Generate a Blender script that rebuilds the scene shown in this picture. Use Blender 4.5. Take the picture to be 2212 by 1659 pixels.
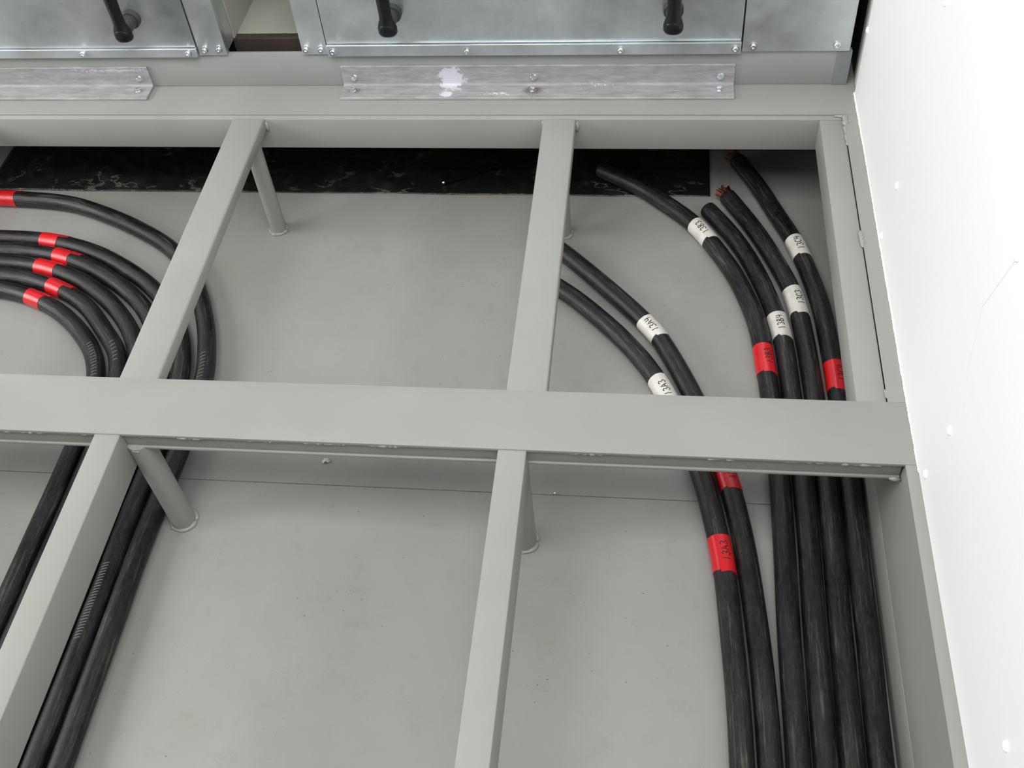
import bpy, bmesh, math, random
from mathutils import Vector, Matrix, noise

for o in list(bpy.data.objects):
    bpy.data.objects.remove(o, do_unlink=True)
scene = bpy.context.scene
COL = scene.collection

# ------------------------------------------------------------------ camera
cam_d = bpy.data.cameras.new('camera')
cam = bpy.data.objects.new('camera', cam_d)
COL.objects.link(cam)
cam_d.sensor_fit = 'HORIZONTAL'
cam_d.sensor_width = 36.0
cam_d.lens = 37.6386
cam_d.clip_start = 0.02
Rv = Vector((0.99202389, 0.10209321, -0.07392962))
Uv = Vector((-0.03115621, 0.76691073, 0.64099706))
Fv = Vector((-0.12213886, 0.63358102, -0.7639746))
cam.matrix_world = Matrix(((Rv.x, Uv.x, -Fv.x, 0.0), (Rv.y, Uv.y, -Fv.y, 0.0),
                           (Rv.z, Uv.z, -Fv.z, 1.5), (0, 0, 0, 1)))
scene.camera = cam

# ------------------------------------------------------------------ light
world = bpy.data.worlds.new('world')
scene.world = world
world.use_nodes = True
bg = world.node_tree.nodes['Background']
bg.inputs['Color'].default_value = (1.0, 0.99, 0.97, 1)
bg.inputs['Strength'].default_value = 0.32


def area(name, loc, target, size, power, color=(1, 1, 1)):
    d = bpy.data.lights.new(name, 'AREA')
    d.shape = 'RECTANGLE'
    d.size, d.size_y = size
    d.energy = power
    d.color = color
    o = bpy.data.objects.new(name, d)
    COL.objects.link(o)
    o.location = loc
    o.rotation_euler = (Vector(target) - Vector(loc)).to_track_quat('-Z', 'Y').to_euler()
    return o


area('ceiling_light', (-0.40, 0.35, 2.6), (-0.30, 2.2, 0.0), (2.6, 1.2), 88)
area('wall_fill_light', (-4.2, 0.9, 1.6), (0.4, 1.0, 0.35), (2.4, 1.5), 132, (1.0, 0.985, 0.975))  # added fill light at far left, brightens the right wall
vs = scene.view_settings
vs.view_transform = 'Standard'
vs.look = 'None'
vs.exposure = 0.0
vs.gamma = 1.0
vs.use_curve_mapping = False

# ------------------------------------------------------------------ measured dimensions (metres)
PIT = -0.3184                      # pit floor
YC = 2.1727                        # cabinet face
XW = 0.4564                        # white wall
rnd = random.Random(7)


# ------------------------------------------------------------------ material helpers
def new_mat(name):
    m = bpy.data.materials.new(name)
    m.use_nodes = True
    nt = m.node_tree
    b = nt.nodes['Principled BSDF']
    return m, nt, b


def nd(nt, typ, **kw):
    n = nt.nodes.new(typ)
    for k, v in kw.items():
        setattr(n, k, v)
    return n


def lk(nt, a, b):
    nt.links.new(a, b)


def ramp(nt, fac, stops):
    n = nd(nt, 'ShaderNodeValToRGB')
    el = n.color_ramp.elements
    while len(el) < len(stops):
        el.new(0.5)
    for e, (p, c) in zip(el, stops):
        e.position = p
        e.color = (c[0], c[1], c[2], 1) if not isinstance(c, (int, float)) else (c, c, c, 1)
    lk(nt, fac, n.inputs[0])
    return n.outputs[0]


def noise_tex(nt, vec, scale, detail=4, rough=0.55):
    n = nd(nt, 'ShaderNodeTexNoise')
    n.inputs['Scale'].default_value = scale
    n.inputs['Detail'].default_value = detail
    n.inputs['Roughness'].default_value = rough
    lk(nt, vec, n.inputs['Vector'])
    return n.outputs[0]


def mapping(nt, vec, scale=(1, 1, 1), loc=(0, 0, 0)):
    n = nd(nt, 'ShaderNodeMapping')
    n.inputs['Scale'].default_value = scale
    n.inputs['Location'].default_value = loc
    lk(nt, vec, n.inputs['Vector'])
    return n.outputs[0]


def mixc(nt, fac, a, b):
    n = nd(nt, 'ShaderNodeMix', data_type='RGBA')
    if isinstance(fac, (int, float)):
        n.inputs[0].default_value = fac
    else:
        lk(nt, fac, n.inputs[0])
    for s, v in ((6, a), (7, b)):
        if isinstance(v, tuple):
            n.inputs[s].default_value = (v[0], v[1], v[2], 1)
        else:
            lk(nt, v, n.inputs[s])
    return n.outputs[2]


def mth(nt, op, a, b=0.0, clamp=False):
    n = nd(nt, 'ShaderNodeMath', operation=op, use_clamp=clamp)
    for i, v in enumerate((a, b)):
        if isinstance(v, (int, float)):
            n.inputs[i].default_value = v
        else:
            lk(nt, v, n.inputs[i])
    return n.outputs[0]


def bump(nt, b, h, strength, dist=0.002):
    n = nd(nt, 'ShaderNodeBump')
    n.inputs['Strength'].default_value = strength
    n.inputs['Distance'].default_value = dist
    lk(nt, h, n.inputs['Height'])
    lk(nt, n.outputs[0], b.inputs['Normal'])


def world_pos(nt):
    return nd(nt, 'ShaderNodeNewGeometry').outputs['Position']


def blob_mask(nt, pos, centre, scale, radius, soft, nscale, namp):
    """round spot with a ragged edge: 1 inside, 0 outside"""
    s = nd(nt, 'ShaderNodeVectorMath', operation='SUBTRACT')
    lk(nt, pos, s.inputs[0])
    s.inputs[1].default_value = centre
    m = nd(nt, 'ShaderNodeVectorMath', operation='MULTIPLY')
    lk(nt, s.outputs[0], m.inputs[0])
    m.inputs[1].default_value = scale
    ln = nd(nt, 'ShaderNodeVectorMath', operation='LENGTH')
    lk(nt, m.outputs[0], ln.inputs[0])
    n = noise_tex(nt, pos, nscale, 6, 0.7)
    d = mth(nt, 'ADD', ln.outputs['Value'], mth(nt, 'MULTIPLY', mth(nt, 'SUBTRACT', n, 0.5), namp))
    mr = nd(nt, 'ShaderNodeMapRange')
    mr.inputs[1].default_value = radius
    mr.inputs[2].default_value = radius - soft
    mr.inputs[3].default_value = 0
    mr.inputs[4].default_value = 1
    lk(nt, d, mr.inputs[0])
    return mr.outputs[0]


# painted grey steel ---------------------------------------------------------
def paint(name, col, rough=0.42, dirt=0.0, speck=0.0):
    m, nt, b = new_mat(name)
    p = world_pos(nt)
    n1 = noise_tex(nt, p, 5.0, 5)
    c = mixc(nt, ramp(nt, n1, [(0.35, 0), (0.65, 1)]),
             tuple(v * 0.965 for v in col), tuple(v * 1.03 for v in col))
    n3 = noise_tex(nt, p, 2.3, 3)
    c = mixc(nt, mth(nt, 'MULTIPLY', ramp(nt, n3, [(0.5, 0), (0.75, 1)]), 0.25), c,
             (col[0] * 1.03, col[1] * 0.99, col[2] * 0.90))
    if dirt:
        n2 = noise_tex(nt, p, 26.0, 6, 0.65)
        f = mth(nt, 'MULTIPLY', ramp(nt, n2, [(0.56, 0), (0.74, 1)]), dirt)
        c = mixc(nt, f, c, (0.20, 0.18, 0.15))
    if speck:
        v = nd(nt, 'ShaderNodeTexVoronoi')
        v.inputs['Scale'].default_value = 42.0
        lk(nt, p, v.inputs['Vector'])
        near = ramp(nt, v.outputs['Distance'], [(0.03, 1), (0.075, 0)])
        patch = ramp(nt, noise_tex(nt, p, 4.0, 3), [(0.48, 0), (0.6, 1)])
        c = mixc(nt, mth(nt, 'MULTIPLY', mth(nt, 'MULTIPLY', near, patch), speck), c, (0.07, 0.06, 0.055))
        v2 = nd(nt, 'ShaderNodeTexVoronoi')
        v2.inputs['Scale'].default_value = 120.0
        lk(nt, p, v2.inputs['Vector'])
        near2 = ramp(nt, v2.outputs['Distance'], [(0.07, 1), (0.14, 0)])
        patch2 = ramp(nt, noise_tex(nt, p, 7.0, 4, 0.6), [(0.52, 0), (0.66, 1)])
        c = mixc(nt, mth(nt, 'MULTIPLY', mth(nt, 'MULTIPLY', near2, patch2), 0.6), c, (0.09, 0.075, 0.06))
        rustf = ramp(nt, noise_tex(nt, p, 3.1, 5, 0.6), [(0.56, 0), (0.70, 1)])
        c = mixc(nt, mth(nt, 'MULTIPLY', rustf, 0.22), c, (0.25, 0.22, 0.165))
    lk(nt, c, b.inputs['Base Color'])
    b.inputs['Roughness'].default_value = rough
    b.inputs['Specular IOR Level'].default_value = 0.4
    bump(nt, b, noise_tex(nt, p, 260.0, 2), 0.06, 0.0006)
    return m


GREY = (0.272, 0.276, 0.258)
M_FRAME = paint('grey_frame_paint', GREY, 0.40, 0.05)
M_FLOOR = paint('grey_floor_paint', (0.262, 0.267, 0.250), 0.48, 0.28, 0.9)
M_WELD = paint('grey_weld_paint', (0.28, 0.285, 0.27), 0.34)
M_PLINTH = paint('grey_plinth_paint', (0.28, 0.29, 0.28), 0.38)
M_PATCH = paint('blue_grey_paint', (0.19, 0.20, 0.21), 0.45)


def galv(name, col, rough, metallic=0.9, spangle=0.10):
    m, nt, b = new_mat(name)
    p = world_pos(nt)
    n = noise_tex(nt, p, 9.0, 5, 0.6)
    v = nd(nt, 'ShaderNodeTexVoronoi')
    v.inputs['Scale'].default_value = 55.0
    lk(nt, p, v.inputs['Vector'])
    sp = nd(nt, 'ShaderNodeSeparateColor')
    lk(nt, v.outputs['Color'], sp.inputs[0])
    f = mth(nt, 'ADD', mth(nt, 'MULTIPLY', sp.outputs[0], spangle), mth(nt, 'MULTIPLY', n, 1.0 - spangle))
    c = mixc(nt, ramp(nt, f, [(0.3, 0), (0.7, 1)]), tuple(x * 0.86 for x in col), tuple(x * 1.10 for x in col))
    # chalky wipe marks
    st = noise_tex(nt, mapping(nt, p, (5.0, 1.0, 1.6)), 3.0, 6, 0.7)
    c = mixc(nt, mth(nt, 'MULTIPLY', ramp(nt, st, [(0.60, 0), (0.72, 1)]), 0.35), c, (0.72, 0.74, 0.73))
    lk(nt, c, b.inputs['Base Color'])
    b.inputs['Metallic'].default_value = metallic
    lk(nt, ramp(nt, n, [(0.3, rough - 0.06), (0.7, rough + 0.1)]), b.inputs['Roughness'])
    bump(nt, b, noise_tex(nt, p, 40.0, 3), 0.05, 0.001)
    return m


M_GALV = galv('galvanised_sheet', (0.60, 0.645, 0.66), 0.36, 0.85)
M_GALV_STRIP = galv('galvanised_strip', (0.58, 0.62, 0.635), 0.40, 0.8)
M_BOLT = galv('zinc_bolt', (0.80, 0.84, 0.87), 0.18, 1.0, 0.0)
M_NICHE = paint('niche_galvanised', (0.36, 0.36, 0.31), 0.45)


def angle_mat(name, stains):
    m, nt, b = new_mat(name)
    p = world_pos(nt)
    n = noise_tex(nt, mapping(nt, p, (3.0, 14.0, 14.0)), 6.0, 6, 0.65)
    c = mixc(nt, ramp(nt, n, [(0.3, 0), (0.7, 1)]), (0.235, 0.232, 0.236), (0.38, 0.376, 0.384))
    rust = noise_tex(nt, p, 24.0, 5, 0.7)
    c = mixc(nt, mth(nt, 'MULTIPLY', ramp(nt, rust, [(0.60, 0), (0.74, 1)]), 0.55), c, (0.27, 0.235, 0.16))
    chalk = noise_tex(nt, mapping(nt, p, (1.5, 30, 30)), 9.0, 6, 0.75)
    c = mixc(nt, mth(nt, 'MULTIPLY', ramp(nt, chalk, [(0.57, 0), (0.68, 1)]), 0.35), c, (0.55, 0.55, 0.58))
    rough = 0.68
    b.inputs['Specular IOR Level'].default_value = 0.3
    for (ctr, scl, rad, soft, ns, na, colr, amt) in stains:
        k = blob_mask(nt, p, ctr, scl, rad, soft, ns, na)
        c = mixc(nt, mth(nt, 'MULTIPLY', k, amt), c, colr)
    lk(nt, c, b.inputs['Base Color'])
    b.inputs['Metallic'].default_value = 0.2
    b.inputs['Roughness'].default_value = rough
    bump(nt, b, noise_tex(nt, p, 120.0, 4), 0.15, 0.001)
    return m


M_ANGLE = angle_mat('weathered_zinc_angle', [
    ((-0.478, 2.166, 0.026), (1.0, 0.9, 1.15), 0.034, 0.010, 75.0, 0.085, (0.60, 0.61, 0.67), 0.85),
    ((-0.488, 2.128, 0.006), (1.0, 1.4, 1.0), 0.017, 0.005, 120.0, 0.026, (0.68, 0.68, 0.72), 0.85),
    ((-0.474, 2.15, 0.014), (1.0, 0.8, 0.8), 0.011, 0.006, 60.0, 0.006, (0.55, 0.52, 0.43), 0.6),
    ((-0.282, 2.142, 0.006), (0.75, 1.0, 1.0), 0.020, 0.010, 300.0, 0.050, (0.10, 0.075, 0.06), 0.8),
    ((-0.715, 2.142, 0.006), (0.6, 1.0, 1.0), 0.012, 0.008, 300.0, 0.045, (0.12, 0.09, 0.07), 0.7),
    ((-0.13, 2.160, 0.012), (0.12, 1.6, 1.6), 0.006, 0.004, 130.0, 0.050, (0.75, 0.75, 0.75), 0.8),
    ((-0.36, 2.13, 0.006), (0.16, 1.0, 1.0), 0.004, 0.004, 140.0, 0.055, (0.70, 0.70, 0.71), 0.75),
])
M_ANGLE2 = angle_mat('dull_zinc_angle', [
    ((-1.32, 2.166, 0.05), (0.08, 1.0, 1.6), 0.008, 0.006, 120.0, 0.04, (0.6, 0.58, 0.64), 0.6),
    ((-1.266, 2.142, 0.006), (0.8, 1.0, 1.0), 0.012, 0.008, 300.0, 0.035, (0.14, 0.12, 0.1), 0.7),
])


def simple(name, col, rough, metallic=0.0, spec=0.5, var=0.13, nscale=60.0):
    m, nt, b = new_mat(name)
    p = world_pos(nt)
    n = noise_tex(nt, p, nscale, 4)
    c = mixc(nt, n, tuple(v * (1 - var) for v in col), tuple(min(1, v * (1 + var)) for v in col))
    lk(nt, c, b.inputs['Base Color'])
    b.inputs['Roughness'].default_value = rough
    b.inputs['Metallic'].default_value = metallic
    b.inputs['Specular IOR Level'].default_value = spec
    return m


M_WALL = simple('white_wall_lining', (0.93, 0.92, 0.92), 0.6, 0.0, 0.4, 0.01, 6.0)
M_SEAL = simple('white_sealant', (0.80, 0.82, 0.76), 0.5)
M_BEIGE = simple('off_white_edge', (0.62, 0.62, 0.58), 0.5)
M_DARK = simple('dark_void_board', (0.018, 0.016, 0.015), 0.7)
M_SEAM = simple('dusty_seam', (0.16, 0.155, 0.14), 0.7)
M_GASKET = simple('dark_brown_gasket', (0.045, 0.035, 0.03), 0.6)
M_HANDLE = simple('black_plastic', (0.006, 0.006, 0.0065), 0.38, 0.0, 0.3)
M_HUB = simple('dark_grey_plastic', (0.035, 0.034, 0.033), 0.5)
M_COPPER = simple('bare_copper', (0.78, 0.36, 0.18), 0.28, 1.0)
M_INK = simple('black_marker_ink', (0.012, 0.010, 0.012), 0.6)
M_PAPER = simple('white_paper', (0.82, 0.80, 0.74), 0.8)
M_WIRE = simple('black_wire', (0.003, 0.003, 0.003), 0.85, 0.0, 0.1)
M_STEEL = simple('bright_steel', (0.85, 0.85, 0.85), 0.15, 1.0)
M_TICK = simple('pale_print', (0.15, 0.145, 0.125), 0.6)


def cable_mat():
    m, nt, b = new_mat('black_rubber_jacket')
    uv = nd(nt, 'ShaderNodeUVMap')
    uv.uv_map = 'UVMap'
    oi = nd(nt, 'ShaderNodeObjectInfo')
    off = nd(nt, 'ShaderNodeCombineXYZ')
    lk(nt, mth(nt, 'MULTIPLY', oi.outputs['Random'], 50.0), off.inputs[0])
    lk(nt, mth(nt, 'MULTIPLY', oi.outputs['Random'], 17.0), off.inputs[2])
    ad = nd(nt, 'ShaderNodeVectorMath', operation='ADD')
    lk(nt, uv.outputs[0], ad.inputs[0])
    lk(nt, off.outputs[0], ad.inputs[1])
    u = ad.outputs[0]
    streak = noise_tex(nt, mapping(nt, u, (9.0, 22.0, 1)), 1.0, 8, 0.72)     # long scuffs
    fine = noise_tex(nt, mapping(nt, u, (70.0, 24.0, 1)), 1.0, 6, 0.75)
    patch = noise_tex(nt, mapping(nt, u, (9.0, 3.0, 1)), 1.0, 5, 0.65)
    c = mixc(nt, ramp(nt, patch, [(0.35, 0), (0.65, 1)]), (0.003, 0.003, 0.0035), (0.012, 0.0115, 0.0135))
    c = mixc(nt, mth(nt, 'MULTIPLY', ramp(nt, fine, [(0.46, 0), (0.66, 1)]), 0.5), c, (0.036, 0.034, 0.036))
    dust = mth(nt, 'MULTIPLY', ramp(nt, streak, [(0.53, 0), (0.66, 1)]), ramp(nt, patch, [(0.35, 0.15), (0.6, 0.9)]))
    c = mixc(nt, mth(nt, 'MULTIPLY', dust, 0.7), c, (0.125, 0.110, 0.083))
    lk(nt, c, b.inputs['Base Color'])
    lk(nt, ramp(nt, patch, [(0.3, 0.30), (0.7, 0.46)]), b.inputs['Roughness'])
    b.inputs['Specular IOR Level'].default_value = 0.33
    bump(nt, b, mth(nt, 'ADD', streak, mth(nt, 'MULTIPLY', fine, 0.6)), 0.45, 0.0015)
    return m


M_CABLE = cable_mat()


def tape_mat(name, col, stain, rough):
    m, nt, b = new_mat(name)
    uv = nd(nt, 'ShaderNodeUVMap')
    uv.uv_map = 'UVMap'
    n = noise_tex(nt, mapping(nt, uv.outputs[0], (30, 6, 1)), 1.0, 5)
    c = mixc(nt, ramp(nt, n, [(0.5, 0), (0.75, 1)]), col, stain)
    lk(nt, c, b.inputs['Base Color'])
    b.inputs['Roughness'].default_value = rough
    bump(nt, b, n, 0.2, 0.001)
    return m


M_TWHITE = tape_mat('white_marker_sleeve', (0.60, 0.585, 0.53), (0.47, 0.42, 0.33), 0.38)
M_TRED = tape_mat('red_tape', (0.56, 0.012, 0.016), (0.46, 0.008, 0.010), 0.30)


def plastic_mat():
    m, nt, b = new_mat('black_polythene')
    p = world_pos(nt)
    n = noise_tex(nt, p, 14.0, 5, 0.65)
    c = mixc(nt, ramp(nt, n, [(0.5, 0), (0.75, 1)]), (0.008, 0.010, 0.008), (0.022, 0.025, 0.020))
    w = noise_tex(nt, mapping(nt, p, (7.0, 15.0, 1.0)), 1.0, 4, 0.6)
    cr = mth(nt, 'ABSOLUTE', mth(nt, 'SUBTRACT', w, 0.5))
    crease_glint = mth(nt, 'MULTIPLY', ramp(nt, cr, [(0.0, 1), (0.02, 0)]), ramp(nt, noise_tex(nt, p, 9.0, 3), [(0.5, 0), (0.62, 1)]))
    c = mixc(nt, mth(nt, 'MULTIPLY', crease_glint, 0.8), c, (0.13, 0.135, 0.115))  # thin pale lines paint the glint of wrinkles into the colour
    lk(nt, c, b.inputs['Base Color'])
    b.inputs['Roughness'].default_value = 0.33
    bump(nt, b, noise_tex(nt, p, 22.0, 6, 0.6), 0.5, 0.012)
    return m


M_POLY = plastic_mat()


# ------------------------------------------------------------------ mesh helpers
def link(name, me, mat, parent=None, loc=(0, 0, 0)):
    o = bpy.data.objects.new(name, me)
    COL.objects.link(o)
    o.location = loc
    if mat is not None and not me.materials:
        me.materials.append(mat)
    if parent is not None:
        o.parent = parent
    return o


def mesh_from(name, verts, faces, smooth=False):
    me = bpy.data.meshes.new(name)
    me.from_pydata([tuple(v) for v in verts], [], faces)
    me.update()
    if smooth:
        for p in me.polygons:
            p.use_smooth = True
    return me


def bm_box(bm, lo, hi):
    vs_ = [bm.verts.new((x, y, z)) for x in (lo[0], hi[0]) for y in (lo[1], hi[1]) for z in (lo[2], hi[2])]
    for f in ((0, 1, 3, 2), (4, 6, 7, 5), (0, 4, 5, 1), (2, 3, 7, 6), (0, 2, 6, 4), (1, 5, 7, 3)):
        bm.faces.new([vs_[i] for i in f])


def finish(bm, name, bevel=0.0, seg=2, smooth=False):
    bmesh.ops.recalc_face_normals(bm, faces=bm.faces)
    if bevel:
        bmesh.ops.bevel(bm, geom=list(bm.edges), offset=bevel, segments=seg, profile=0.5, affect='EDGES')
    me = bpy.data.meshes.new(name)
    bm.to_mesh(me)
    bm.free()
    if smooth:
        for p in me.polygons:
            p.use_smooth = True
        try:
            me.set_sharp_from_angle(angle=math.radians(40))
        except Exception:
            pass
    return me


def off(p, o):
    return (p[0] - o[0], p[1] - o[1], p[2] - o[2])


def box(name, lo, hi, mat, parent=None, bevel=0.0, seg=2):
    """box given in world coordinates; parent is an unrotated empty or mesh"""
    o = Vector((0, 0, 0))
    q = parent
    while q is not None:
        o += q.location
        q = q.parent
    bm = bmesh.new()
    bm_box(bm, off(lo, o), off(hi, o))
    return link(name, finish(bm, name, bevel, seg, bevel > 0), mat, parent)


def origin_of(parent):
    o = Vector((0, 0, 0))
    while parent is not None:
        o += parent.location
        parent = parent.parent
    return o


def prism_x(name, prof, x0, x1, mat, parent=None, bevel=0.0, seg=2):
    """closed (y, z) profile extruded along x"""
    o = origin_of(parent)
    n = len(prof)
    bm = bmesh.new()
    a = [bm.verts.new((x0 - o.x, y - o.y, z - o.z)) for y, z in prof]
    b = [bm.verts.new((x1 - o.x, y - o.y, z - o.z)) for y, z in prof]
    bm.faces.new(a)
    bm.faces.new(list(reversed(b)))
    for i in range(n):
        bm.faces.new((a[i], b[i], b[(i + 1) % n], a[(i + 1) % n]))
    return link(name, finish(bm, name, bevel, seg, True), mat, parent)


def lathe(name, prof, n=28, axis='Z'):
    """profile of (radius, height)"""
    verts, faces = [], []
    for r, h in prof:
        for i in range(n):
            a = 2 * math.pi * i / n
            verts.append((r * math.cos(a), r * math.sin(a), h))
    m = len(prof)
    for j in range(m - 1):
        for i in range(n):
            k = (i + 1) % n
            faces.append((j * n + i, j * n + k, (j + 1) * n + k, (j + 1) * n + i))
    faces.append(tuple(reversed(range(n))))
    faces.append(tuple(range((m - 1) * n, m * n)))
    if axis == '-Y':
        verts = [(x, -z, y) for x, y, z in verts]
    bm = bmesh.new()
    vv = [bm.verts.new(v) for v in verts]
    for f in faces:
        bm.faces.new([vv[i] for i in f])
    return finish(bm, name, 0, 1, True)


def empty(name, loc=(0, 0, 0)):
    o = bpy.data.objects.new(name, None)
    o.empty_display_size = 0.1
    COL.objects.link(o)
    o.location = loc
    return o


def tag(o, label, cat, group=None):
    o['label'] = label
    o['category'] = cat
    if group:
        o['group'] = group
    return o


def struct(o):
    o['kind'] = 'structure'
    return o


def weld_line(name, pts, rad, parent, mat=None, seed=0, lump=0.5, nside=8, flat=1.0):
    """irregular bead along a polyline (world coordinates)"""
    o = origin_of(parent)
    r_ = random.Random(seed)
    samples = []
    for a, b in zip(pts[:-1], pts[1:]):
        a, b = Vector(a), Vector(b)
        k = max(2, int((b - a).length / (rad * 1.2)))
        for i in range(k):
            samples.append(a.lerp(b, i / k))
    samples.append(Vector(pts[-1]))
    verts, faces = [], []
    n = len(samples)
    for i, p in enumerate(samples):
        t = (samples[min(i + 1, n - 1)] - samples[max(i - 1, 0)]).normalized()
        ref = Vector((0, 0, 1)) if abs(t.z) < 0.8 else Vector((1, 0, 0))
        s = t.cross(ref).normalized()
        u = s.cross(t).normalized()
        e = 0.35 if i in (0, n - 1) else 1.0
        rr = rad * e * (1 + lump * (r_.random() - 0.5))
        c = p + s * rad * 0.25 * (r_.random() - 0.5)
        for k in range(nside):
            an = 2 * math.pi * k / nside
            verts.append(c + s * rr * math.cos(an) + u * rr * flat * math.sin(an) - o)
    for i in range(n - 1):
        for k in range(nside):
            k2 = (k + 1) % nside
            faces.append((i * nside + k, i * nside + k2, (i + 1) * nside + k2, (i + 1) * nside + k))
    faces.append(tuple(reversed(range(nside))))
    faces.append(tuple(range((n - 1) * nside, n * nside)))
    me = mesh_from(name, verts, faces, True)
    return link(name, me, mat or M_WELD, parent)


# ------------------------------------------------------------------ the setting
X0, X1 = -2.7, 0.4373
floor = struct(empty('floor', (0, 0, PIT)))
tag(floor, 'grey painted steel floor of the cable pit with a seam across', 'floor')
box('floor_plate', (X0, 1.2187, PIT - 0.01), (0.46, 2.8, PIT), M_FLOOR, floor)
box('floor_plate', (X0, -1.6, PIT - 0.01), (0.46, 1.2165, PIT), M_FLOOR, floor)
weld_line('floor_seam', [(X0, 1.2176, PIT - 0.0015), (0.43, 1.2176, PIT - 0.0015)], 0.0016, floor, M_SEAM, 3, 0.9, 5)

wall_r = struct(tag(empty('wall_right', (XW, 1.0, 0.0)),
                    'bright white wall lining to the right of the steel frame', 'wall'))
bm = bmesh.new()
bm_box(bm, off((XW, -1.6, -0.004), wall_r.location), off((XW + 0.05, 2.143, 2.3), wall_r.location))
link('wall_lining', finish(bm, 'wall_lining', 0.006, 3, True), M_WALL, wall_r)
box('edge_trim', (XW + 0.004, 2.143, 0.0), (XW + 0.05, 2.205, 2.3), M_BEIGE, wall_r, 0.004)
weld_line('sealant_bead', [(XW - 0.001, 2.14, 0.001), (XW + 0.0005, 1.9, 0.001), (XW, 1.3, 0.001), (XW + 0.001, 1.08, 0.001)],
          0.0022, wall_r, M_SEAL, 21, 0.5, 7)
weld_line('sealant_bead', [(XW + 0.003, 1.06, 0.0), (XW + 0.003, 0.2, 0.0), (XW + 0.003, -1.5, 0.0)],
          0.0022, wall_r, M_SEAL, 22, 0.4, 7)
screw_me = lathe('screw_head', [(0.0075, 0), (0.0072, 0.0018), (0.0055, 0.0034), (0.0025, 0.0042), (0.0005, 0.0043)], 16)
screw_me.materials.append(M_WALL)
weld_line('lining_crease', [(XW + 0.0002, 1.031, 0.53), (XW + 0.0002, 1.075, 0.40), (XW + 0.0002, 1.050, 0.32), (XW + 0.0002, 1.007, 0.255)], 0.0005, wall_r, M_BEIGE, 23, 0.3, 6)
for (sy, sz) in [(2.129, 0.167), (1.619, 0.16), (1.028, 0.183), (0.555, 0.162), (1.611, 0.54), (1.029, 0.538),
                 (1.635, 0.021), (1.052, 0.036), (0.55, 0.54), (0.5, 0.03)]:
    s = link('screw_head', screw_me, None, wall_r, (0, sy - 1.0, sz))
    s.rotation_euler = (0, -math.pi / 2, 0)

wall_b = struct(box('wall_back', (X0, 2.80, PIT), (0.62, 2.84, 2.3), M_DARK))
wall_b['label'] = 'dark wall behind the cabinet seen through the narrow gap'
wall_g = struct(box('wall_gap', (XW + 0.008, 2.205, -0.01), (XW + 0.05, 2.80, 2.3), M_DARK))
wall_g['label'] = 'dark side of the gap between cabinet and white wall'
# pit side under the frame, right: channel web above, side plate below
wall_p = struct(box('wall_pit', (X1 + 0.0012, -1.6, PIT), (X1 + 0.02, 2.80, -0.2145), M_FRAME, None, 0.001))
wall_p['label'] = 'grey lower side plate of the cable pit beside the cables'

# ------------------------------------------------------------------ steel frame
F = tag(empty('steel_floor_frame', (-0.6, 1.2, PIT)),
        'grey painted welded steel floor frame with open bays over the cable pit', 'frame')
# outer plates
box('rear_plate', (X0, 2.0587, -0.0032), (XW + 0.006, 2.30, 0.0), M_FRAME, F, 0.0006, 1)
rr = box('rear_rail', (X0, 2.0435, -0.088), (0.424, 2.10, -0.0036), M_FRAME, F, 0.003)
box('right_plate', (0.4247, 1.23, -0.0032), (XW + 0.006, 2.0587, 0.0), M_FRAME, F, 0.0006, 1)
box('right_rail', (0.3716, 1.231, -0.076), (0.4240, 2.0432, -0.0036), M_FRAME, F, 0.003)
box('right_rim', (X1, -0.30, -0.006), (XW + 0.006, 1.0961, 0.0), M_FRAME, F, 0.0015)
# rolled channel under the rim (front bay): web with rounded toe
prof = [(0.0, 0.0)]
web = []
for i in range(17):
    t = i / 16
    z = -0.005 - 0.207 * t
    x = X1 + 0.0015
    web.append((x, z))
verts, faces = [], []
fo = origin_of(F)
for (x, z) in web:
    verts += [(x - fo.x, -0.30 - fo.y, z - fo.z), (x - fo.x, 2.6 - fo.y, z - fo.z)]
nv = len(web)
for (x, z) in ((X1 + 0.02, web[-1][1]), (X1 + 0.02, web[0][1])):
    verts += [(x - fo.x, -0.30 - fo.y, z - fo.z), (x - fo.x, 2.6 - fo.y, z - fo.z)]
k = nv + 2
for i in range(k):
    j = (i + 1) % k
    faces.append((2 * i, 2 * i + 1, 2 * j + 1, 2 * j))
faces.append(tuple(2 * i for i in range(k)))
faces.append(tuple(2 * i + 1 for i in reversed(range(k))))
link('side_channel', mesh_from('side_channel', verts, faces, False), M_FRAME, F)

# cross beam: plate, set-back web and bottom lip
cb = box('cross_beam', (X0, 1.0961, -0.007), (XW + 0.006, 1.2301, 0.0), M_FRAME, F, 0.0012)
box('beam_web', (X0, 1.1025, -0.042), (0.4365, 1.2250, -0.0072), M_FRAME, cb, 0.001)
box('bottom_lip', (X0, 1.0985, -0.0475), (0.4365, 1.1060, -0.0405), M_FRAME, cb, 0.0018)
# ragged weld paint line beneath the plate edge
r_ = random.Random(5)
for i in range(26):
    xa = -2.6 + i * 0.117 + 0.02 * r_.random()
    ln = 0.04 + 0.06 * r_.random()
    if xa + ln > 0.42:
        break
    weld_line('weld_bead', [(xa, 1.0995, -0.0075), (xa + ln, 1.0995, -0.0078)], 0.0022 + 0.0025 * r_.random(), cb, M_WELD, i, 0.7, 7)

# rear bay beams (flat tubes) and front bay beams (deep narrow tubes)
def beam(x0, x1, y0, y1, z0, z1, bev):
    return box('beam', (x0, y0, z0), (x1, y1, z1), M_FRAME, F, bev, 3)


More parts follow.
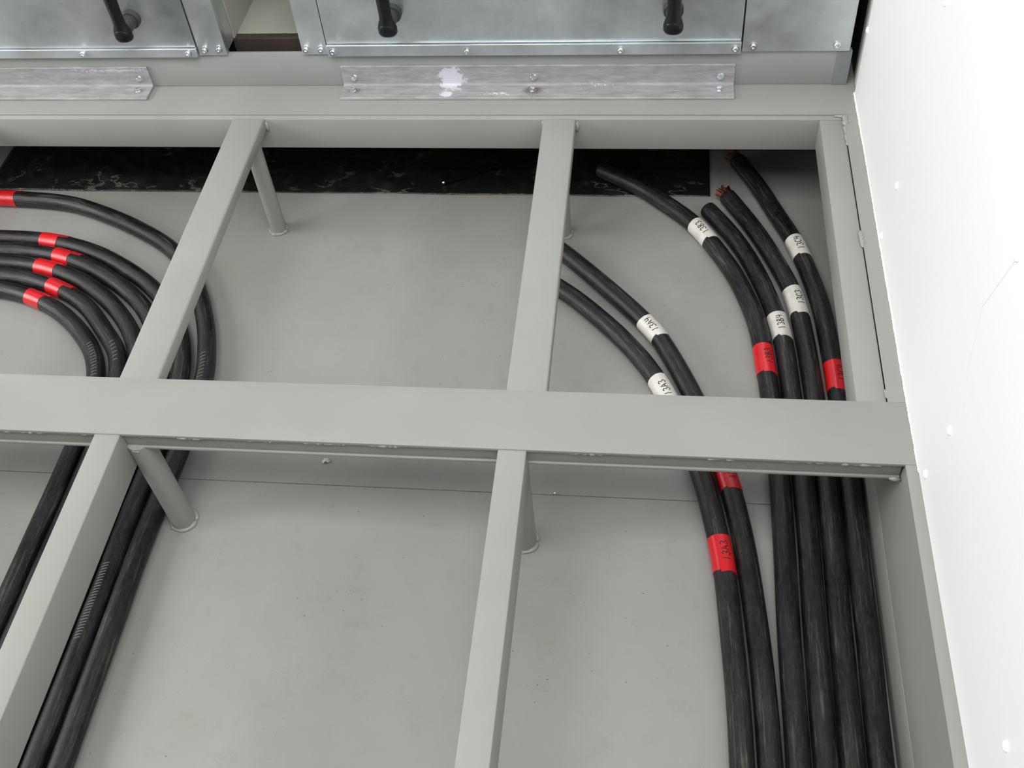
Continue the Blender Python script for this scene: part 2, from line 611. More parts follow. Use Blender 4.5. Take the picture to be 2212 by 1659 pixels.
for x0, x1 in ((-1.7448, -1.6664), (-0.9973, -0.9189), (-0.2499, -0.1745)):
    b_ = beam(x0, x1, 1.228, 2.0465, -0.034, -0.002, 0.0045)
    weld_line('weld_bead', [(x0 - 0.0005, 2.0425, -0.006), (x0 - 0.0005, 2.0415, -0.032)], 0.0045, b_, M_WELD, int(x0 * 100), 0.6)
    weld_line('weld_bead', [(x1 + 0.002, 2.0425, -0.010), (x1 + 0.003, 2.0415, -0.036)], 0.006, b_, M_WELD, int(x0 * 77), 0.6)
for x0, x1 in ((-1.7451, -1.6954), (-0.9976, -0.9479), (-0.2500, -0.1995)):
    beam(x0, x1, -0.16, 1.1022, -0.098, -0.0030, 0.0022)
# front end of the frame and solid deck where the photographer stands
box('front_beam', (X0, -0.30, -0.06), (XW + 0.006, -0.16, 0.0), M_FRAME, F, 0.0012)

# posts
def post(x, y, r, ztop, seed):
    me = lathe('post', [(r, 0.0), (r, ztop - PIT)], 32)
    p_ = link('post', me, M_FRAME, F, (x - F.location.x, y - F.location.y, 0.0))
    ring = [(x + (r + 0.002) * math.cos(a), y + (r + 0.002) * math.sin(a), PIT + 0.002)
            for a in [2 * math.pi * i / 18 for i in range(19)]]
    weld_line('weld_bead', ring, 0.0045, p_, M_WELD, seed, 0.6)


post(-0.950, 2.003, 0.0200, -0.033, 31)
post(-0.2122, 2.003, 0.0200, -0.033, 32)
post(-0.932, 1.115, 0.0245, -0.0415, 33)
post(-0.2248, 1.105, 0.0245, -0.0415, 34)
post(-1.70, 1.115, 0.0245, -0.0415, 36)
weld_line('weld_bead', [(-0.946, 1.0965, -0.046), (-0.925, 1.092, -0.048)], 0.006, cb, M_WELD, 41, 0.7)
# corner and rim welds
weld_line('weld_bead', [(0.404, 2.0545, -0.001), (0.4225, 2.0535, -0.001), (0.4275, 2.050, -0.001), (0.4260, 2.020, -0.001)],
          0.0055, rr, M_WELD, 51, 0.9, 8, 0.6)
weld_line('weld_bead', [(0.4235, 2.02, -0.002), (0.4240, 1.95, -0.002)], 0.0028, rr, M_WELD, 52, 1.0, 7, 0.8)
weld_line('weld_bead', [(0.4225, 1.675, -0.001), (0.4230, 1.625, -0.001)], 0.0042, rr, M_WELD, 53, 0.5, 8, 0.7)
weld_line('weld_bead', [(0.4235, 1.26, -0.002), (0.4240, 1.24, -0.002)], 0.0022, rr, M_WELD, 54, 0.5, 8, 0.7)
weld_line('weld_bead', [(0.418, 1.0955, -0.040), (0.4365, 1.0955, -0.042)], 0.006, cb, M_WELD, 55, 0.6)

deck = struct(box('floor_deck', (X0, -1.7, -0.008), (XW, -0.302, -0.001), M_FRAME))
deck['label'] = 'solid grey steel deck in front of the open bays'

# ------------------------------------------------------------------ cabinet
CAB = tag(empty('switchgear_cabinet', (-1.0, YC, 0.0)),
          'galvanised steel switchgear cabinet with bolted doors and black lever handles along the back', 'cabinet')
XL, XR = X0, 0.434
box('plinth', (XL, YC, 0.0005), (0.4400, YC + 0.010, 0.0914), M_PLINTH, CAB, 0.0015)
box('end_plate', (0.4085, YC - 0.002, 0.001), (0.4415, YC + 0.004, 0.0895), M_PATCH, CAB, 0.0008, 1)
box('side_panel', (0.425, YC + 0.05, 0.0915), (0.434, 2.76, 1.95), M_GALV, CAB)
box('body_panel', (-0.826, YC + 0.012, 0.0915), (0.4248, 2.70, 1.95), M_DARK, CAB)
box('body_panel', (XL, YC + 0.012, 0.0915), (-1.0205, 2.70, 1.95), M_DARK, CAB)
# open niche between the doors
box('niche_floor', (-1.0203, 2.252, 0.088), (-0.8262, 2.69, 0.096), M_NICHE, CAB, 0.001, 1)
box('niche_back', (-1.0203, 2.66, 0.0965), (-0.8262, 2.69, 1.9), M_NICHE, CAB)
box('niche_side', (-1.0203, 2.232, 0.0965), (-1.0150, 2.66, 1.9), M_NICHE, CAB)
box('niche_side', (-0.8316, 2.232, 0.0965), (-0.8263, 2.66, 1.9), M_NICHE, CAB)
box('gasket', (-1.0203, 2.229, 0.030), (-0.8262, 2.2515, 0.0965), M_GASKET, CAB, 0.001, 1)
box('niche_well', (-1.0203, YC + 0.0555, 0.0), (-0.8262, 2.2285, 0.01), M_DARK, CAB)
# uprights with inward returns
for a, b, ret in ((-1.0861, -1.0168, -1), (-0.8298, -0.7680, 1)):
    up = box('upright', (a, 2.166, 0.0916), (b, 2.1845, 1.95), M_GALV_STRIP, CAB, 0.0010, 2)
    if ret < 0:
        box('upright_return', (-1.0195, 2.1846, 0.0965), (-1.0170, 2.226, 1.9), M_GALV_STRIP, up, 0.0006, 1)
    else:
        box('upright_return', (-0.8296, 2.1846, 0.0965), (-0.8271, 2.226, 1.9), M_GALV_STRIP, up, 0.0006, 1)
box('bottom_strip', (XL, 2.1570, 0.0915), (-1.0885, 2.1840, 0.1145), M_GALV_STRIP, CAB, 0.0010, 1)
box('bottom_strip', (-0.7656, 2.1570, 0.0915), (0.1935, 2.1840, 0.1205), M_GALV_STRIP, CAB, 0.0010, 1)
box('end_panel', (0.1965, 2.1660, 0.0915), (XR, 2.1840, 1.95), M_GALV, CAB, 0.0010, 1)

hub_me = lathe('handle_hub', [(0.0225, 0.0), (0.0225, 0.010), (0.0205, 0.013), (0.0168, 0.0135), (0.0165, 0.015),
                              (0.0162, 0.050), (0.0150, 0.0535)], 32, '-Y')
hub_me.materials.append(M_HUB)


def lever_mesh():
    # upright grip, rounded foot, widening slightly upward with a raised rib on its face
    prof = [(-0.0175, 0.0165), (-0.012, 0.0195), (0.0, 0.0195), (0.012, 0.0165), (0.020, 0.0135), (0.035, 0.0128),
            (0.07, 0.0135), (0.115, 0.0145), (0.128, 0.0135), (0.134, 0.009)]
    n = 24
    verts, faces = [], []
    for z, r in [(-0.021, 0.008)] + prof:
        for i in range(n):
            a = 2 * math.pi * i / n
            x, y = math.cos(a), math.sin(a)
            rib = 0.0020 if (abs(x) < 0.30 and y < 0 and z > 0.018) else 0.0
            verts.append((1.12 * r * x, (r * 0.85 + rib) * y, z))
    m = len(prof) + 1
    for j in range(m - 1):
        for i in range(n):
            k = (i + 1) % n
            faces.append((j * n + i, j * n + k, (j + 1) * n + k, (j + 1) * n + i))
    faces.append(tuple(reversed(range(n))))
    faces.append(tuple(range((m - 1) * n, m * n)))
    bm = bmesh.new()
    vv = [bm.verts.new(v) for v in verts]
    for f in faces:
        bm.faces.new([vv[i] for i in f])
    me = finish(bm, 'handle_lever', 0, 1, True)
    me.materials.append(M_HANDLE)
    return me


lever_me = lever_mesh()
cap_me = lathe('handle_cap', [(0.0185, 0.0), (0.0175, 0.006), (0.013, 0.0105), (0.0065, 0.0115), (0.006, 0.0095), (0.001, 0.0092)], 28, '-Y')
cap_me.materials.append(M_HANDLE)


def door(x0, x1, z0, z1, handles):
    d = empty('door', (0.5 * (x0 + x1) - CAB.location.x, 2.160 - CAB.location.y, z0))
    d.parent = CAB
    box('door_panel', (x0, 2.1630, z0), (x1, 2.1838, z1), M_GALV, d, 0.0016, 2)
    o = origin_of(d)
    for (hx, hz) in handles:
        link('handle_hub', hub_me, None, d, (hx - o.x, 2.163 - o.y, hz - o.z))
        link('handle_lever', lever_me, None, d, (hx - o.x, 2.163 - 0.062 - o.y, hz - o.z))
        link('handle_cap', cap_me, None, d, (hx - o.x, 2.163 - 0.066 - o.y, hz - 0.002 - o.z))
    return d


door(-2.25, -1.0890, 0.1155, 1.35, [(-1.221, 0.195), (-2.12, 0.195)])
door(-0.7652, 0.1932, 0.1215, 1.35, [(-0.594, 0.2025), (0.0392, 0.2025)])

# socket-head bolts with washers
def bolt_mesh():
    n = 20
    rings = [(0.0085, 0.0), (0.0085, 0.0016), (0.0066, 0.0018), (0.0066, 0.0070), (0.0058, 0.0080),
             (0.0036, 0.0080), (0.0034, 0.0035)]
    return lathe('bolt', rings, n, '-Y')


bolt_me = bolt_mesh()
bolt_me.materials.append(M_BOLT)
for bx, bz in [(-2.2, .1050), (-1.95, .1050), (-1.66, 0.1050), (-1.3752, 0.1050), (-1.1089, 0.1040), (-1.0698, 0.1057), (-1.0332, 0.1075), (-0.8185, 0.1062), (-0.782, 0.1059),
               (-0.7518, 0.1044), (-0.4311, 0.1035), (-0.0764, 0.1040), (0.1809, 0.1051), (0.2208, 0.1060), (0.4032, 0.1079)]:
    link('bolt', bolt_me, None, CAB, (bx - CAB.location.x, (2.1568 if (bx < -1.09 or -0.766 < bx < 0.19) else 2.1658) - CAB.location.y, bz))


# ------------------------------------------------------------------ angle brackets
def hex_mesh():
    bm = bmesh.new()
    bmesh.ops.create_cone(bm, cap_ends=True, segments=18, radius1=0.0088, radius2=0.0084, depth=0.0016,
                          matrix=Matrix.Translation((0, 0, 0.0008)))
    bmesh.ops.create_cone(bm, cap_ends=True, segments=6, radius1=0.0068, radius2=0.0066, depth=0.0055,
                          matrix=Matrix.Translation((0, 0, 0.0043)))
    bmesh.ops.create_cone(bm, cap_ends=True, segments=14, radius1=0.0052, radius2=0.0046, depth=0.0012,
                          matrix=Matrix.Translation((0, 0, 0.0076)))
    me = bpy.data.meshes.new('bolt')
    bm.to_mesh(me)
    bm.free()
    me.materials.append(M_BOLT)
    return me


hex_me = hex_mesh()


def bracket(x0, x1, mat, bolts, label):
    b = tag(empty('angle_bracket', (0.5 * (x0 + x1), 2.15, 0.0)), label, 'bracket', 'zinc angle brackets at the cabinet foot')
    t = 0.006
    y1 = YC - 0.0005
    y0 = 2.1130
    prof = [(y1, 0.0008), (y1, 0.0585), (y1 - 0.0045, 0.0585), (y1 - t, 0.0570)]
    for i in range(6):
        a = math.pi / 2 * i / 5
        prof.append((y1 - t - 0.006 * (1 - math.cos(a)), t + 0.0008 + 0.006 * (1 - math.sin(a))))
    prof += [(y0 + 0.002, t + 0.0008), (y0, t - 0.001), (y0, 0.0008)]
    prism_x('angle_iron', prof, x0, x1, mat, b)
    o = b.location
    for bx in bolts:
        h = link('bolt', hex_me, None, b, (bx - o.x, y1 - t - o.y, 0.0285))
        h.rotation_euler = (math.pi / 2, 0, 0.2)
        h = link('bolt', hex_me, None, b, (bx - 0.002 - o.x, 2.1435 - o.y, t + 0.0008))
        h.rotation_euler = (0, 0, 0.4)
    return b


bracket(-0.7460, 0.1855, M_ANGLE, (-0.7165, -0.2810, 0.1540), 'long zinc angle bracket with white corrosion blot and six bolts')
bracket(-2.25, -1.2341, M_ANGLE2, (-1.2640, -1.70, -2.14), 'zinc angle bracket whose right end stops short of the open niche')

# ------------------------------------------------------------------ black plastic sheet on the pit floor
def sheet(x0, x1, y0, y1, nx, ny):
    verts, faces = [], []
    for j in range(ny + 1):
        for i in range(nx + 1):
            u, v = i / nx, j / ny
            x = x0 + (x1 - x0) * u
            y = y0 + (y1 - y0) * v
            e = min(u * 12, (1 - u) * 30, v * 9, (1 - v) * 9, 1.0)
            amp = 0.016 if x < -1.05 else 0.0025
            amp = amp + (0.0025 - amp) * max(0, min(1, (x + 1.15) / 0.3))
            w = noise.fractal(Vector((x * 9, y * 12, 0.3)), 0.9, 2.0, 4)
            w2 = 1 - abs(noise.noise(Vector((x * 14 + y * 9, y * 16 - x * 4, 2.0)))) * 2
            z = PIT + 0.0015 + e * amp * max(0, 0.5 + 0.5 * w + 0.5 * max(0, w2 - 0.3))
            verts.append((x, y + (0.004 * noise.noise(Vector((x * 5, 0, 0))) if j == 0 else 0), z))
    for j in range(ny):
        for i in range(nx):
            a = j * (nx + 1) + i
            faces.append((a, a + 1, a + nx + 2, a + nx + 1))
    me = mesh_from('plastic_sheet', verts, faces, True)
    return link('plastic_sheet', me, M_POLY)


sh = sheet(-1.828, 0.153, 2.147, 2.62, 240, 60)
md = sh.modifiers.new('thickness', 'SOLIDIFY')
md.thickness = 0.0006
md.offset = 1
tag(sh, 'crumpled black plastic sheet on the pit floor under the rear rail', 'plastic sheet')

# ------------------------------------------------------------------ power cables
CR = 0.0214
CABLES = {
 'A3': [(-0.251, 1.827), (-0.201, 1.785), (-0.170, 1.760), (-0.043, 1.623), (0.029, 1.512), (0.120, 1.272), (0.151, 1.119), (0.162, 1.041), (0.174, 0.891), (0.182, 0.680)],
 'A4': [(-0.268, 1.971), (-0.204, 1.912), (-0.123, 1.826), (-0.004, 1.688), (0.034, 1.633), (0.103, 1.478), (0.169, 1.274), (0.180, 1.228), (0.198, 1.122), (0.220, 0.894), (0.228, 0.684)],
 'B3': [(-0.132, 2.225), (-0.029, 2.156), (0.058, 2.078), (0.113, 2.017), (0.150, 1.956), (0.200, 1.854), (0.228, 1.768), (0.250, 1.681), (0.257, 1.625), (0.264, 1.537), (0.267, 1.481), (0.275, 1.274), (0.273, 0.897), (0.274, 0.687)],
 'B4': [(0.144, 2.076), (0.194, 1.995), (0.235, 1.908), (0.270, 1.803), (0.293, 1.710), (0.303, 1.639), (0.312, 1.478), (0.321, 1.276), (0.319, 0.900), (0.319, 0.691)],
 'C3': [(0.193, 2.126), (0.228, 2.060), (0.270, 1.970), (0.303, 1.884), (0.332, 1.793), (0.345, 1.714), (0.353, 1.598), (0.359, 1.478), (0.366, 1.279), (0.364, 0.903), (0.363, 0.694)],
 'C4': [(0.222, 2.270), (0.269, 2.171), (0.310, 2.062), (0.343, 1.977), (0.363, 1.905), (0.379, 1.832), (0.393, 1.743), (0.402, 1.632), (0.406, 1.571), (0.408, 1.491), (0.411, 1.277), (0.410, 0.906), (0.408, 0.697)],
 'L1': [(-2.10, 2.060), (-1.92, 2.085), (-1.752, 2.090), (-1.697, 2.087), (-1.544, 2.070), (-1.417, 2.024), (-1.314, 1.973), (-1.200, 1.898), (-1.105, 1.785), (-1.036, 1.644), (-1.012, 1.571), (-0.990, 1.477), (-0.986, 1.273), (-0.991, 1.087), (-0.992, 0.985), (-0.990, 0.813), (-0.989, 0.589)],
 'L2': [(-2.05, 1.905), (-1.88, 1.928), (-1.684, 1.932), (-1.533, 1.921), (-1.409, 1.886), (-1.307, 1.832), (-1.201, 1.755), (-1.105, 1.640), (-1.056, 1.521), (-1.043, 1.445), (-1.038, 1.300), (-1.038, 1.141), (-1.037, 0.983), (-1.037, 0.810), (-1.037, 0.585)],
 'L3': [(-2.02, 1.860), (-1.85, 1.880), (-1.661, 1.884), (-1.575, 1.881), (-1.462, 1.858), (-1.352, 1.806), (-1.213, 1.699), (-1.137, 1.586), (-1.100, 1.480), (-1.086, 1.380), (-1.083, 1.250), (-1.083, 0.980), (-1.083, 0.580)],
 'L4': [(-2.0, 1.816), (-1.83, 1.834), (-1.644, 1.839), (-1.570, 1.835), (-1.484, 1.815), (-1.382, 1.771), (-1.270, 1.681), (-1.195, 1.588), (-1.149, 1.480), (-1.132, 1.370), (-1.129, 1.200), (-1.129, 0.980), (-1.129, 0.580)],
 'L5': [(-1.98, 1.770), (-1.81, 1.790), (-1.625, 1.793), (-1.530, 1.779), (-1.439, 1.747), (-1.357, 1.696), (-1.278, 1.613), (-1.222, 1.545), (-1.193, 1.460), (-1.179, 1.360), (-1.175, 1.200), (-1.175, 0.980), (-1.175, 0.580)],
 'L6': [(-1.96, 1.722), (-1.79, 1.745), (-1.603, 1.745), (-1.490, 1.713), (-1.408, 1.668), (-1.334, 1.605), (-1.276, 1.535), (-1.240, 1.450), (-1.226, 1.360), (-1.222, 1.200), (-1.222, 1.090), (-1.222, 0.920), (-1.222, 0.580)],
}
SLEEVES = {
 'A3': [('w', (0.029, 1.512), (0.059, 1.442), '13A3', 2), ('r', (0.152, 1.113), (0.163, 1.042), '13A3', -14)],
 'A4': [('w', (-0.004, 1.689), (0.034, 1.633), '13A4', 8), ('r', (0.165, 1.300), (0.181, 1.226), '13A4', -16)],
 'B3': [('w', (0.113, 2.016), (0.146, 1.952), '13B3', 10), ('r', (0.258, 1.609), (0.265, 1.537), '13B3', -18)],
 'B4': [('w', (0.294, 1.704), (0.303, 1.640), '13B4', 2)],
 'C3': [('w', (0.334, 1.788), (0.344, 1.715), '13C3', -14)],
 'C4': [('w', (0.346, 1.971), (0.364, 1.910), '13C4', 0), ('r', (0.404, 1.572), (0.408, 1.491), '13C4', -22)],
 'L1': [('r', (-1.787, 2.092), (-1.698, 2.087), '', 0)],
 'L2': [('r', (-1.561, 1.925), (-1.505, 1.915), '', 0)],
 'L3': [('r', (-1.494, 1.869), (-1.447, 1.854), '', 0)],
 'L4': [('r', (-1.535, 1.834), (-1.471, 1.818), '~', 0)],
 'L5': [('r', (-1.471, 1.771), (-1.423, 1.748), '', 0)],
 'L6': [('r', (-1.516, 1.727), (-1.460, 1.705), '~', 0)],
}
LABELS = {
 'A3': 'black cable with 13A3 on a white sleeve, innermost of the right-hand bundle',
 'A4': 'black cable with 13A4 on a white sleeve, disappearing under the middle beam',
 'B3': 'black cable with 13B3 on a white sleeve, its end lying on the black plastic',
 'B4': 'black cable with 13B4 on a white sleeve and a plain cut end',
 'C3': 'black cable with 13C3 on a white sleeve and a bare copper end',
 'C4': 'black cable with 13C4 on a white sleeve, next to the right rail, copper end',
 'L1': 'outermost black cable of the left loop, set apart from the other five',
 'L2': 'second black cable from the outside of the left loop, red tape band',
 'L3': 'third black cable from the outside of the left loop, red tape band',
 'L4': 'fourth black cable from the outside of the left loop, red tape band',
 'L5': 'fifth black cable from the outside of the left loop, red tape band',
 'L6': 'innermost black cable of the left loop, red tape band',
}
GLYPH = {
 '1': [[(.25, 0), (.3, 1)]],
 '3': [[(.05, .88), (.28, 1), (.5, .82), (.3, .55), (.56, .30), (.32, 0), (.03, .12)]],
 'A': [[(0, 0), (.28, 1), (.58, 0)], [(.12, .38), (.46, .38)]],
 'B': [[(.08, 0), (.10, 1)], [(.10, 1), (.42, .92), (.44, .72), (.10, .53), (.52, .38), (.50, .10), (.08, 0)]],
 'C': [[(.55, .82), (.32, 1), (.06, .72), (.05, .3), (.3, 0), (.56, .14)]],
 '4': [[(.12, 1), (.04, .45), (.58, .48)], [(.46, .95), (.42, 0)]],
 '~': [[(0, .2), (.3, .5), (.5, .1), (.8, .6), (1.0, .2), (1.3, .5), (1.5, .1), (1.9, .4)]],
}


def catmull(pts, step=0.012):
    P = [Vector(p) for p in pts]
    P = [P[0] * 2 - P[1]] + P + [P[-1] * 2 - P[-2]]
    out = []
    for i in range(1, len(P) - 2):
        p0, p1, p2, p3 = P[i - 1:i + 3]
        d0, d1, d2 = [max(1e-4, (a - b).length ** 0.5) for a, b in ((p1, p0), (p2, p1), (p3, p2))]
        m1 = (p1 - p0) / d0 - (p2 - p0) / (d0 + d1) + (p2 - p1) / d1
        m2 = (p2 - p1) / d1 - (p3 - p1) / (d1 + d2) + (p3 - p2) / d2
        m1, m2 = m1 * d1, m2 * d1
        n = max(2, int((p2 - p1).length / step))
        for k in range(n):
            t = k / n
            out.append(p1 * (2 * t**3 - 3 * t**2 + 1) + m1 * (t**3 - 2 * t**2 + t) + p2 * (-2 * t**3 + 3 * t**2) + m2 * (t**3 - t**2))
    out.append(P[-2])
    # light smoothing of measuring noise
    for _ in range(6):
        out = [out[0]] + [(out[i - 1] + out[i] * 2 + out[i + 1]) / 4 for i in range(1, len(out) - 1)] + [out[-1]]
    return out


class Path:
    def __init__(s, pts):
        s.p = pts
        s.s = [0.0]
        for a, b in zip(pts[:-1], pts[1:]):
            s.s.append(s.s[-1] + (b - a).length)

    def at(s, d):
        if d <= 0:
            i, t = 0, d / max(1e-6, s.s[1])
        elif d >= s.s[-1]:
            i = len(s.p) - 2
            t = 1 + (d - s.s[-1]) / max(1e-6, s.s[-1] - s.s[-2])
        else:
            lo, hi = 0, len(s.s) - 1
            while hi - lo > 1:
                m = (lo + hi) // 2
                if s.s[m] <= d:
                    lo = m
                else:
                    hi = m
            i = lo
            t = (d - s.s[i]) / (s.s[i + 1] - s.s[i])
        return s.p[i].lerp(s.p[i + 1], t)

    def frame(s, d):
        p = s.at(d)
        T = (s.at(d + 0.01) - s.at(d - 0.01)).normalized()
        S = T.cross(Vector((0, 0, 1))).normalized()
        Z = S.cross(T).normalized()
        return p, T, S, Z

    def nearest(s, xy):
        best = min(range(len(s.p)), key=lambda i: (s.p[i].x - xy[0])**2 + (s.p[i].y - xy[1])**2)
        return s.s[best]

    def surf(s, d, th, r):
        p, T, S, Z = s.frame(d)
        return p + (Z * math.cos(th) + S * math.sin(th)) * r


def uv_mesh(name, verts, faces, uvs, smooth=True):
    me = mesh_from(name, verts, faces, smooth)
    lay = me.uv_layers.new(name='UVMap')
    for poly, fu in zip(me.polygons, uvs):
        for li, uvv in zip(poly.loop_indices, fu):
            lay.data[li].uv = uvv
    return me


def tube_mesh(name, path, d0, d1, r, nside, step, o, ends=(0.0, 0.0)):
    n = max(2, int((d1 - d0) / step))
    rings = []
    for i in range(n + 1):
        rings.append((d0 + (d1 - d0) * i / n, r))
    b = r * 0.18                                                     # soft cut edges
    rings = [(d0 - 0.0005, r * 0.001), (d0 - 0.0005, r - b), (d0 + 0.0004, r - b * 0.3)] + [(d0 + b, r)] + rings[1:-1] + \
            [(d1 - b, r), (d1 - 0.0004, r - b * 0.3), (d1 + 0.0005, r - b), (d1 + 0.0005, r * 0.001)]
    verts, faces, uvs = [], [], []
    for d, rr_ in rings:
        for k in range(nside):
            th = math.pi + 2 * math.pi * k / nside
            verts.append(path.surf(d, th, rr_) - o)
    for j in range(len(rings) - 1):
        for k in range(nside):
            k2 = (k + 1) % nside
            faces.append((j * nside + k, j * nside + k2, (j + 1) * nside + k2, (j + 1) * nside + k))
            ua, ub = rings[j][0], rings[j + 1][0]
            va, vb = k / nside, (k + 1) / nside
            uvs.append([(ua, va), (ua, vb), (ub, vb), (ub, va)])
    return uv_mesh(name, verts, faces, uvs)


def sleeve_mesh(name, path, d0, d1, r, o, tail, t0, t1, nside=40):
    """wrapped tape: the lower edge has an overlapping tail between angles t0..t1"""
    verts, faces, uvs = [], [], []
    rows = 8
    for k in range(nside):
        th = math.pi + 2 * math.pi * k / nside
        thw = (th + math.pi) % (2 * math.pi) - math.pi
        e = d1 + (tail if t0 < thw < t1 else 0.0) + 0.0012 * math.sin(3 * th + d0 * 90)
        s0 = d0 + 0.0008 * math.sin(2 * th + d0 * 70)
        rr_ = r + (0.0003 if t0 - 0.2 < thw < t1 else 0)
        verts.append(path.surf(s0, th, r - 0.0014) - o)
        for j in range(rows + 1):
            verts.append(path.surf(s0 + (e - s0) * j / rows, th, rr_) - o)
        verts.append(path.surf(e, th, r - 0.0014) - o)
    m = rows + 3
    for k in range(nside):
        k2 = (k + 1) % nside
        for j in range(m - 1):
            faces.append((k * m + j, k2 * m + j, k2 * m + j + 1, k * m + j + 1))
            uvs.append([(j * 0.01 + d0, k / nside), (j * 0.01 + d0, (k + 1) / nside), (j * 0.01 + 0.01 + d0, (k + 1) / nside), (j * 0.01 + 0.01 + d0, k / nside)])
    me = uv_mesh(name, verts, faces, uvs)
    try:
        me.set_sharp_from_angle(angle=math.radians(45))
    except Exception:
        pass
    return me


def lettering(path, dmid, th0, r, text, hgt, o, width=0.0013):
    """hand-written strokes wrapped on the sleeve, reading towards the cable end"""
    verts, faces = [], []
    cw = hgt * 0.72
    tot = cw * len(text)
    jr = random.Random(sum(map(ord, text)) + int(dmid * 1000))
    for ci, ch in enumerate(text):
        rot = 0.25 * (jr.random() - 0.5)
        dy = hgt * 0.12 * (jr.random() - 0.5)
        for st in GLYPH[ch]:
            pl = []
            for (gx, gy) in st:
                x = (gx - 0.3) * hgt
                y = (gy - 0.5) * hgt
                x, y = x * math.cos(rot) - y * math.sin(rot), x * math.sin(rot) + y * math.cos(rot)
                pl.append(Vector((x + (ci + 0.4) * cw - tot / 2, y + dy)))
            fine = []
            for a, b in zip(pl[:-1], pl[1:]):
                for q in range(3):
                    fine.append(a.lerp(b, q / 3))
            fine.append(pl[-1])
            base = len(verts)
            for i, p in enumerate(fine):
                t = (fine[min(i + 1, len(fine) - 1)] - fine[max(0, i - 1)])
                t = t.normalized() if t.length > 0 else Vector((1, 0))
                nn = Vector((-t.y, t.x)) * width / 2
                for q in (p + nn, p - nn):
                    verts.append(path.surf(dmid - q.x, th0 + q.y / r, r + 0.00035) - o)
            for i in range(len(fine) - 1):
                a = base + 2 * i
                faces.append((a, a + 1, a + 3, a + 2))
    return mesh_from('lettering', verts, faces, False)


def ticks_mesh(path, d0, d1, n, th0, r, o):
    """moulded length marks: short ribs across the jacket"""
    verts, faces = [], []
    for i in range(n):
        d = d0 + (d1 - d0) * i / (n - 1)
        base = len(verts)
        for q in range(6):
            th = th0 - 0.30 + 0.60 * q / 5 
            h = 0.0007 if 0 < q < 5 else 0.0001
            dd = d + 0.004 * (q / 5 - 0.5)
            verts.append(path.surf(dd - 0.0011, th, r - 0.0002) - o)
            verts.append(path.surf(dd, th, r + h) - o)
            verts.append(path.surf(dd + 0.0011, th, r - 0.0002) - o)
        for q in range(5):
            a = base + 3 * q
            faces += [(a, a + 1, a + 4, a + 3), (a + 1, a + 2, a + 5, a + 4)]
    return mesh_from('length_marks', verts, faces, True)


def strands_mesh(path, r, o, seed, length):
    r_ = random.Random(seed)
    bm = bmesh.new()
    p, T, S, Z = path.frame(0.0)
    sr = r * 0.115
    pts = [(0, 0)]
    for ring, cnt in ((0.23, 6), (0.45, 12), (0.66, 17)):
        for i in range(cnt):
            a = 2 * math.pi * i / cnt + ring
            pts.append((r * ring * math.cos(a), r * ring * math.sin(a)))
    for (x, y) in pts:
        ln = length * (0.55 + 0.6 * r_.random())
        d = (-T + S * (x / r * 0.25 + 0.25 * (r_.random() - .5)) + Z * (y / r * 0.25 + 0.25 * (r_.random() - .5))).normalized()
        base = p + S * x + Z * y + T * 0.004 - o
        q = d.to_track_quat('Z', 'Y').to_matrix().to_4x4()
        bmesh.ops.create_cone(bm, cap_ends=True, segments=7, radius1=sr, radius2=sr * 0.9, depth=ln + 0.004,
                              matrix=Matrix.Translation(base + d * (ln + 0.004) / 2) @ q)
    return finish(bm, 'copper_strands', 0, 1, True)


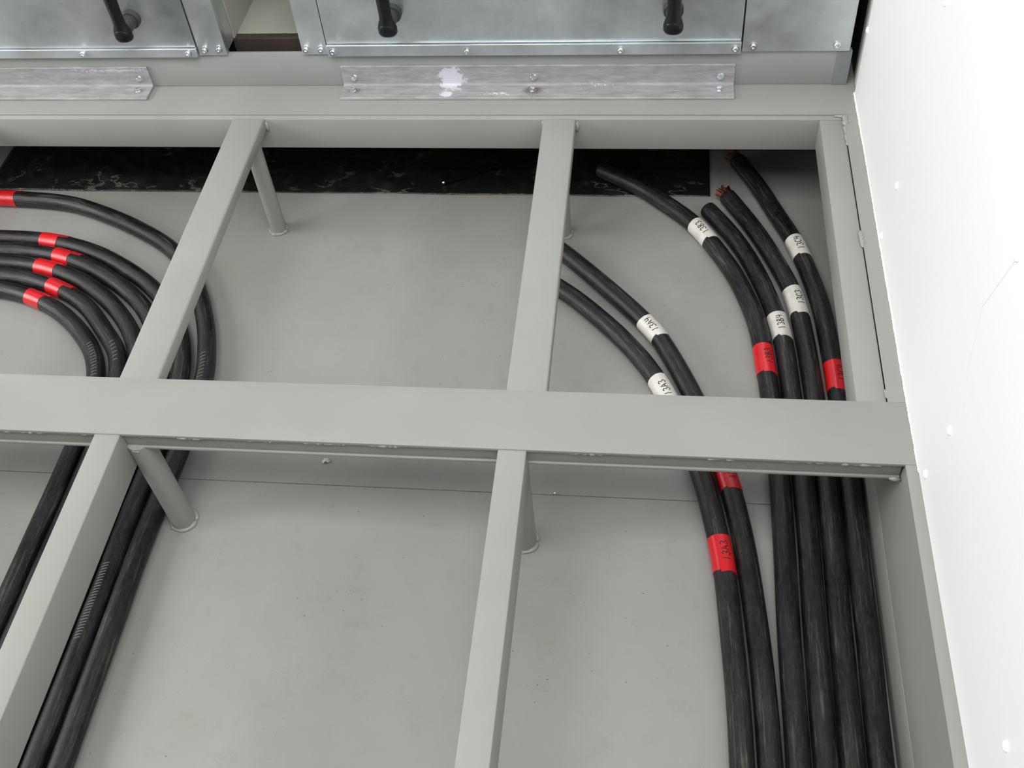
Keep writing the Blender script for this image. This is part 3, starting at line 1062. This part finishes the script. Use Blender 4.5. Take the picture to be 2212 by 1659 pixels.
for key, pts in CABLES.items():
    z = PIT + CR + 0.0004
    last = Vector((pts[-1][0], pts[-1][1]))
    p3 = [Vector((x, y, z)) for x, y in pts]
    dirv = Vector((0.0, -1.0, 0))
    p3 += [Vector((last.x, last.y - 0.35, z)), Vector((last.x, last.y - 0.85, z)), Vector((last.x, last.y - 1.5, z))]
    sm = catmull(p3)
    if key == 'B3':
        sm = [Vector((v.x, v.y, v.z + 0.004 * max(0, min(1, (v.y - 2.10) / 0.04)))) for v in sm]
    seed = sum(map(ord, key))
    sm = [v + Vector((0.0012 * noise.noise(Vector((v.y * 6, seed, 0))), 0, 0)) for v in sm]
    path = Path(sm)
    o = Vector((sm[0].x, sm[0].y, PIT))
    right = key[0] != 'L'
    me = tube_mesh('power_cable', path, 0.0, path.s[-1], CR, 24, 0.014, o)
    c = link('power_cable', me, M_CABLE, None, o)
    tag(c, LABELS[key], 'cable', 'cables in the right-hand bundle' if right else 'cables in the left loop')
    for (kind, a, b, text, th) in SLEEVES.get(key, ()):
        d0, d1 = path.nearest(a), path.nearest(b)
        white = kind == 'w'
        sr = CR + (0.0009 if white else 0.0007)
        if right:
            tl = (0.006, -1.6, 0.35)
        else:
            tl = (0.026, 0.15 - math.pi, -0.30) if key in ('L2', 'L3', 'L5') else (0.012, -1.6, -0.5)
        sm_ = sleeve_mesh('marker_sleeve' if white else 'tape_band', path, d0, d1, sr, o, tl[0], tl[1], tl[2])
        s = link('marker_sleeve' if white else 'tape_band', sm_, M_TWHITE if white else M_TRED, c)
        s['label'] = 'white marker sleeve' if white else 'red tape band'
        if text:
            if text == '~':
                lm = lettering(path, d0 + 0.022, -0.75, sr, text, 0.008, Vector(o), 0.0016)
            else:
                lm = lettering(path, 0.5 * (d0 + d1) - 0.002, math.radians(th), sr + 0.0003, text, 0.0155, Vector(o), 0.0019)
            link('lettering', lm, M_INK, s)
    if key in ('C3', 'C4'):
        link('copper_strands', strands_mesh(path, CR * 0.98, o, seed, 0.024), M_COPPER, c)['label'] = 'bare copper strands'
    TK = {'L2': [((-1.038, 0.985), (-1.038, 0.825), 26, 0.10)], 'L6': [((-1.28, 1.56), (-1.235, 1.46), 12, -0.1)],
          'L1': [((-1.005, 1.54), (-0.995, 1.47), 8, 0.1)], 'L5': [((-1.235, 1.56), (-1.21, 1.51), 6, 0.0)]}
    for (a, b, n, th) in TK.get(key, ()):
        link('length_marks', ticks_mesh(path, path.nearest(a), path.nearest(b), n, th, CR, o), M_TICK, c)

# ------------------------------------------------------------------ small things on the floor
pb = bmesh.new()
pts = [(-0.009, 0.001, 0.0), (-0.004, 0.007, 0.004), (0.0, 0.010, 0.001), (0.004, 0.006, 0.005), (0.010, 0.002, 0.001),
       (0.006, -0.004, 0.003), (0.001, -0.002, 0.006), (-0.005, -0.005, 0.001)]
c0 = pb.verts.new((0, 0.002, 0.0045))
vv = [pb.verts.new(p) for p in pts]
for i in range(len(vv)):
    pb.faces.new((c0, vv[i], vv[(i + 1) % len(vv)]))
bmesh.ops.solidify(pb, geom=list(pb.faces), thickness=0.0006)
scrap = link('paper_scrap', finish(pb, 'paper_scrap'), M_PAPER, None, (-0.666, 1.276, PIT + 0.0008))
tag(scrap, 'tiny crumpled white paper scrap on the grey pit floor', 'paper scrap')

ball = link('steel_ball', lathe('steel_ball', [(0.0032 * math.sin(a), 0.0032 - 0.0032 * math.cos(a)) for a in [math.pi * (i + .1) / 10.2 for i in range(11)]], 16),
            M_STEEL, None, (-0.173, 1.220, PIT))
tag(ball, 'tiny shiny metal bead on the floor seam', 'metal bead')

wp = Path(catmull([Vector(p) for p in [(-0.540, 2.184, PIT + 0.0115), (-0.49, 2.207, PIT + 0.0115), (-0.43, 2.243, PIT + 0.0115),
                                       (-0.36, 2.272, PIT + 0.0115), (-0.27, 2.33, PIT + 0.0115), (-0.2, 2.42, PIT + 0.0115)]], 0.01))
wo = Vector((-0.540, 2.184, PIT))
wire = link('thin_cable', tube_mesh('thin_cable', wp, 0, wp.s[-1], 0.0068, 12, 0.012, wo), M_WIRE, None, wo)
tag(wire, 'thin black lead with a shiny tip lying on the black plastic', 'cable')
tip = lathe('metal_tip', [(0.0050, 0), (0.0048, 0.003), (0.0035, 0.006), (0.001, 0.007)], 14)
t_ = link('metal_tip', tip, M_STEEL, wire, (0, 0, 0.0115))
t_.rotation_euler = Vector((-0.9, -0.42, 0)).to_track_quat('Z', 'Y').to_euler()
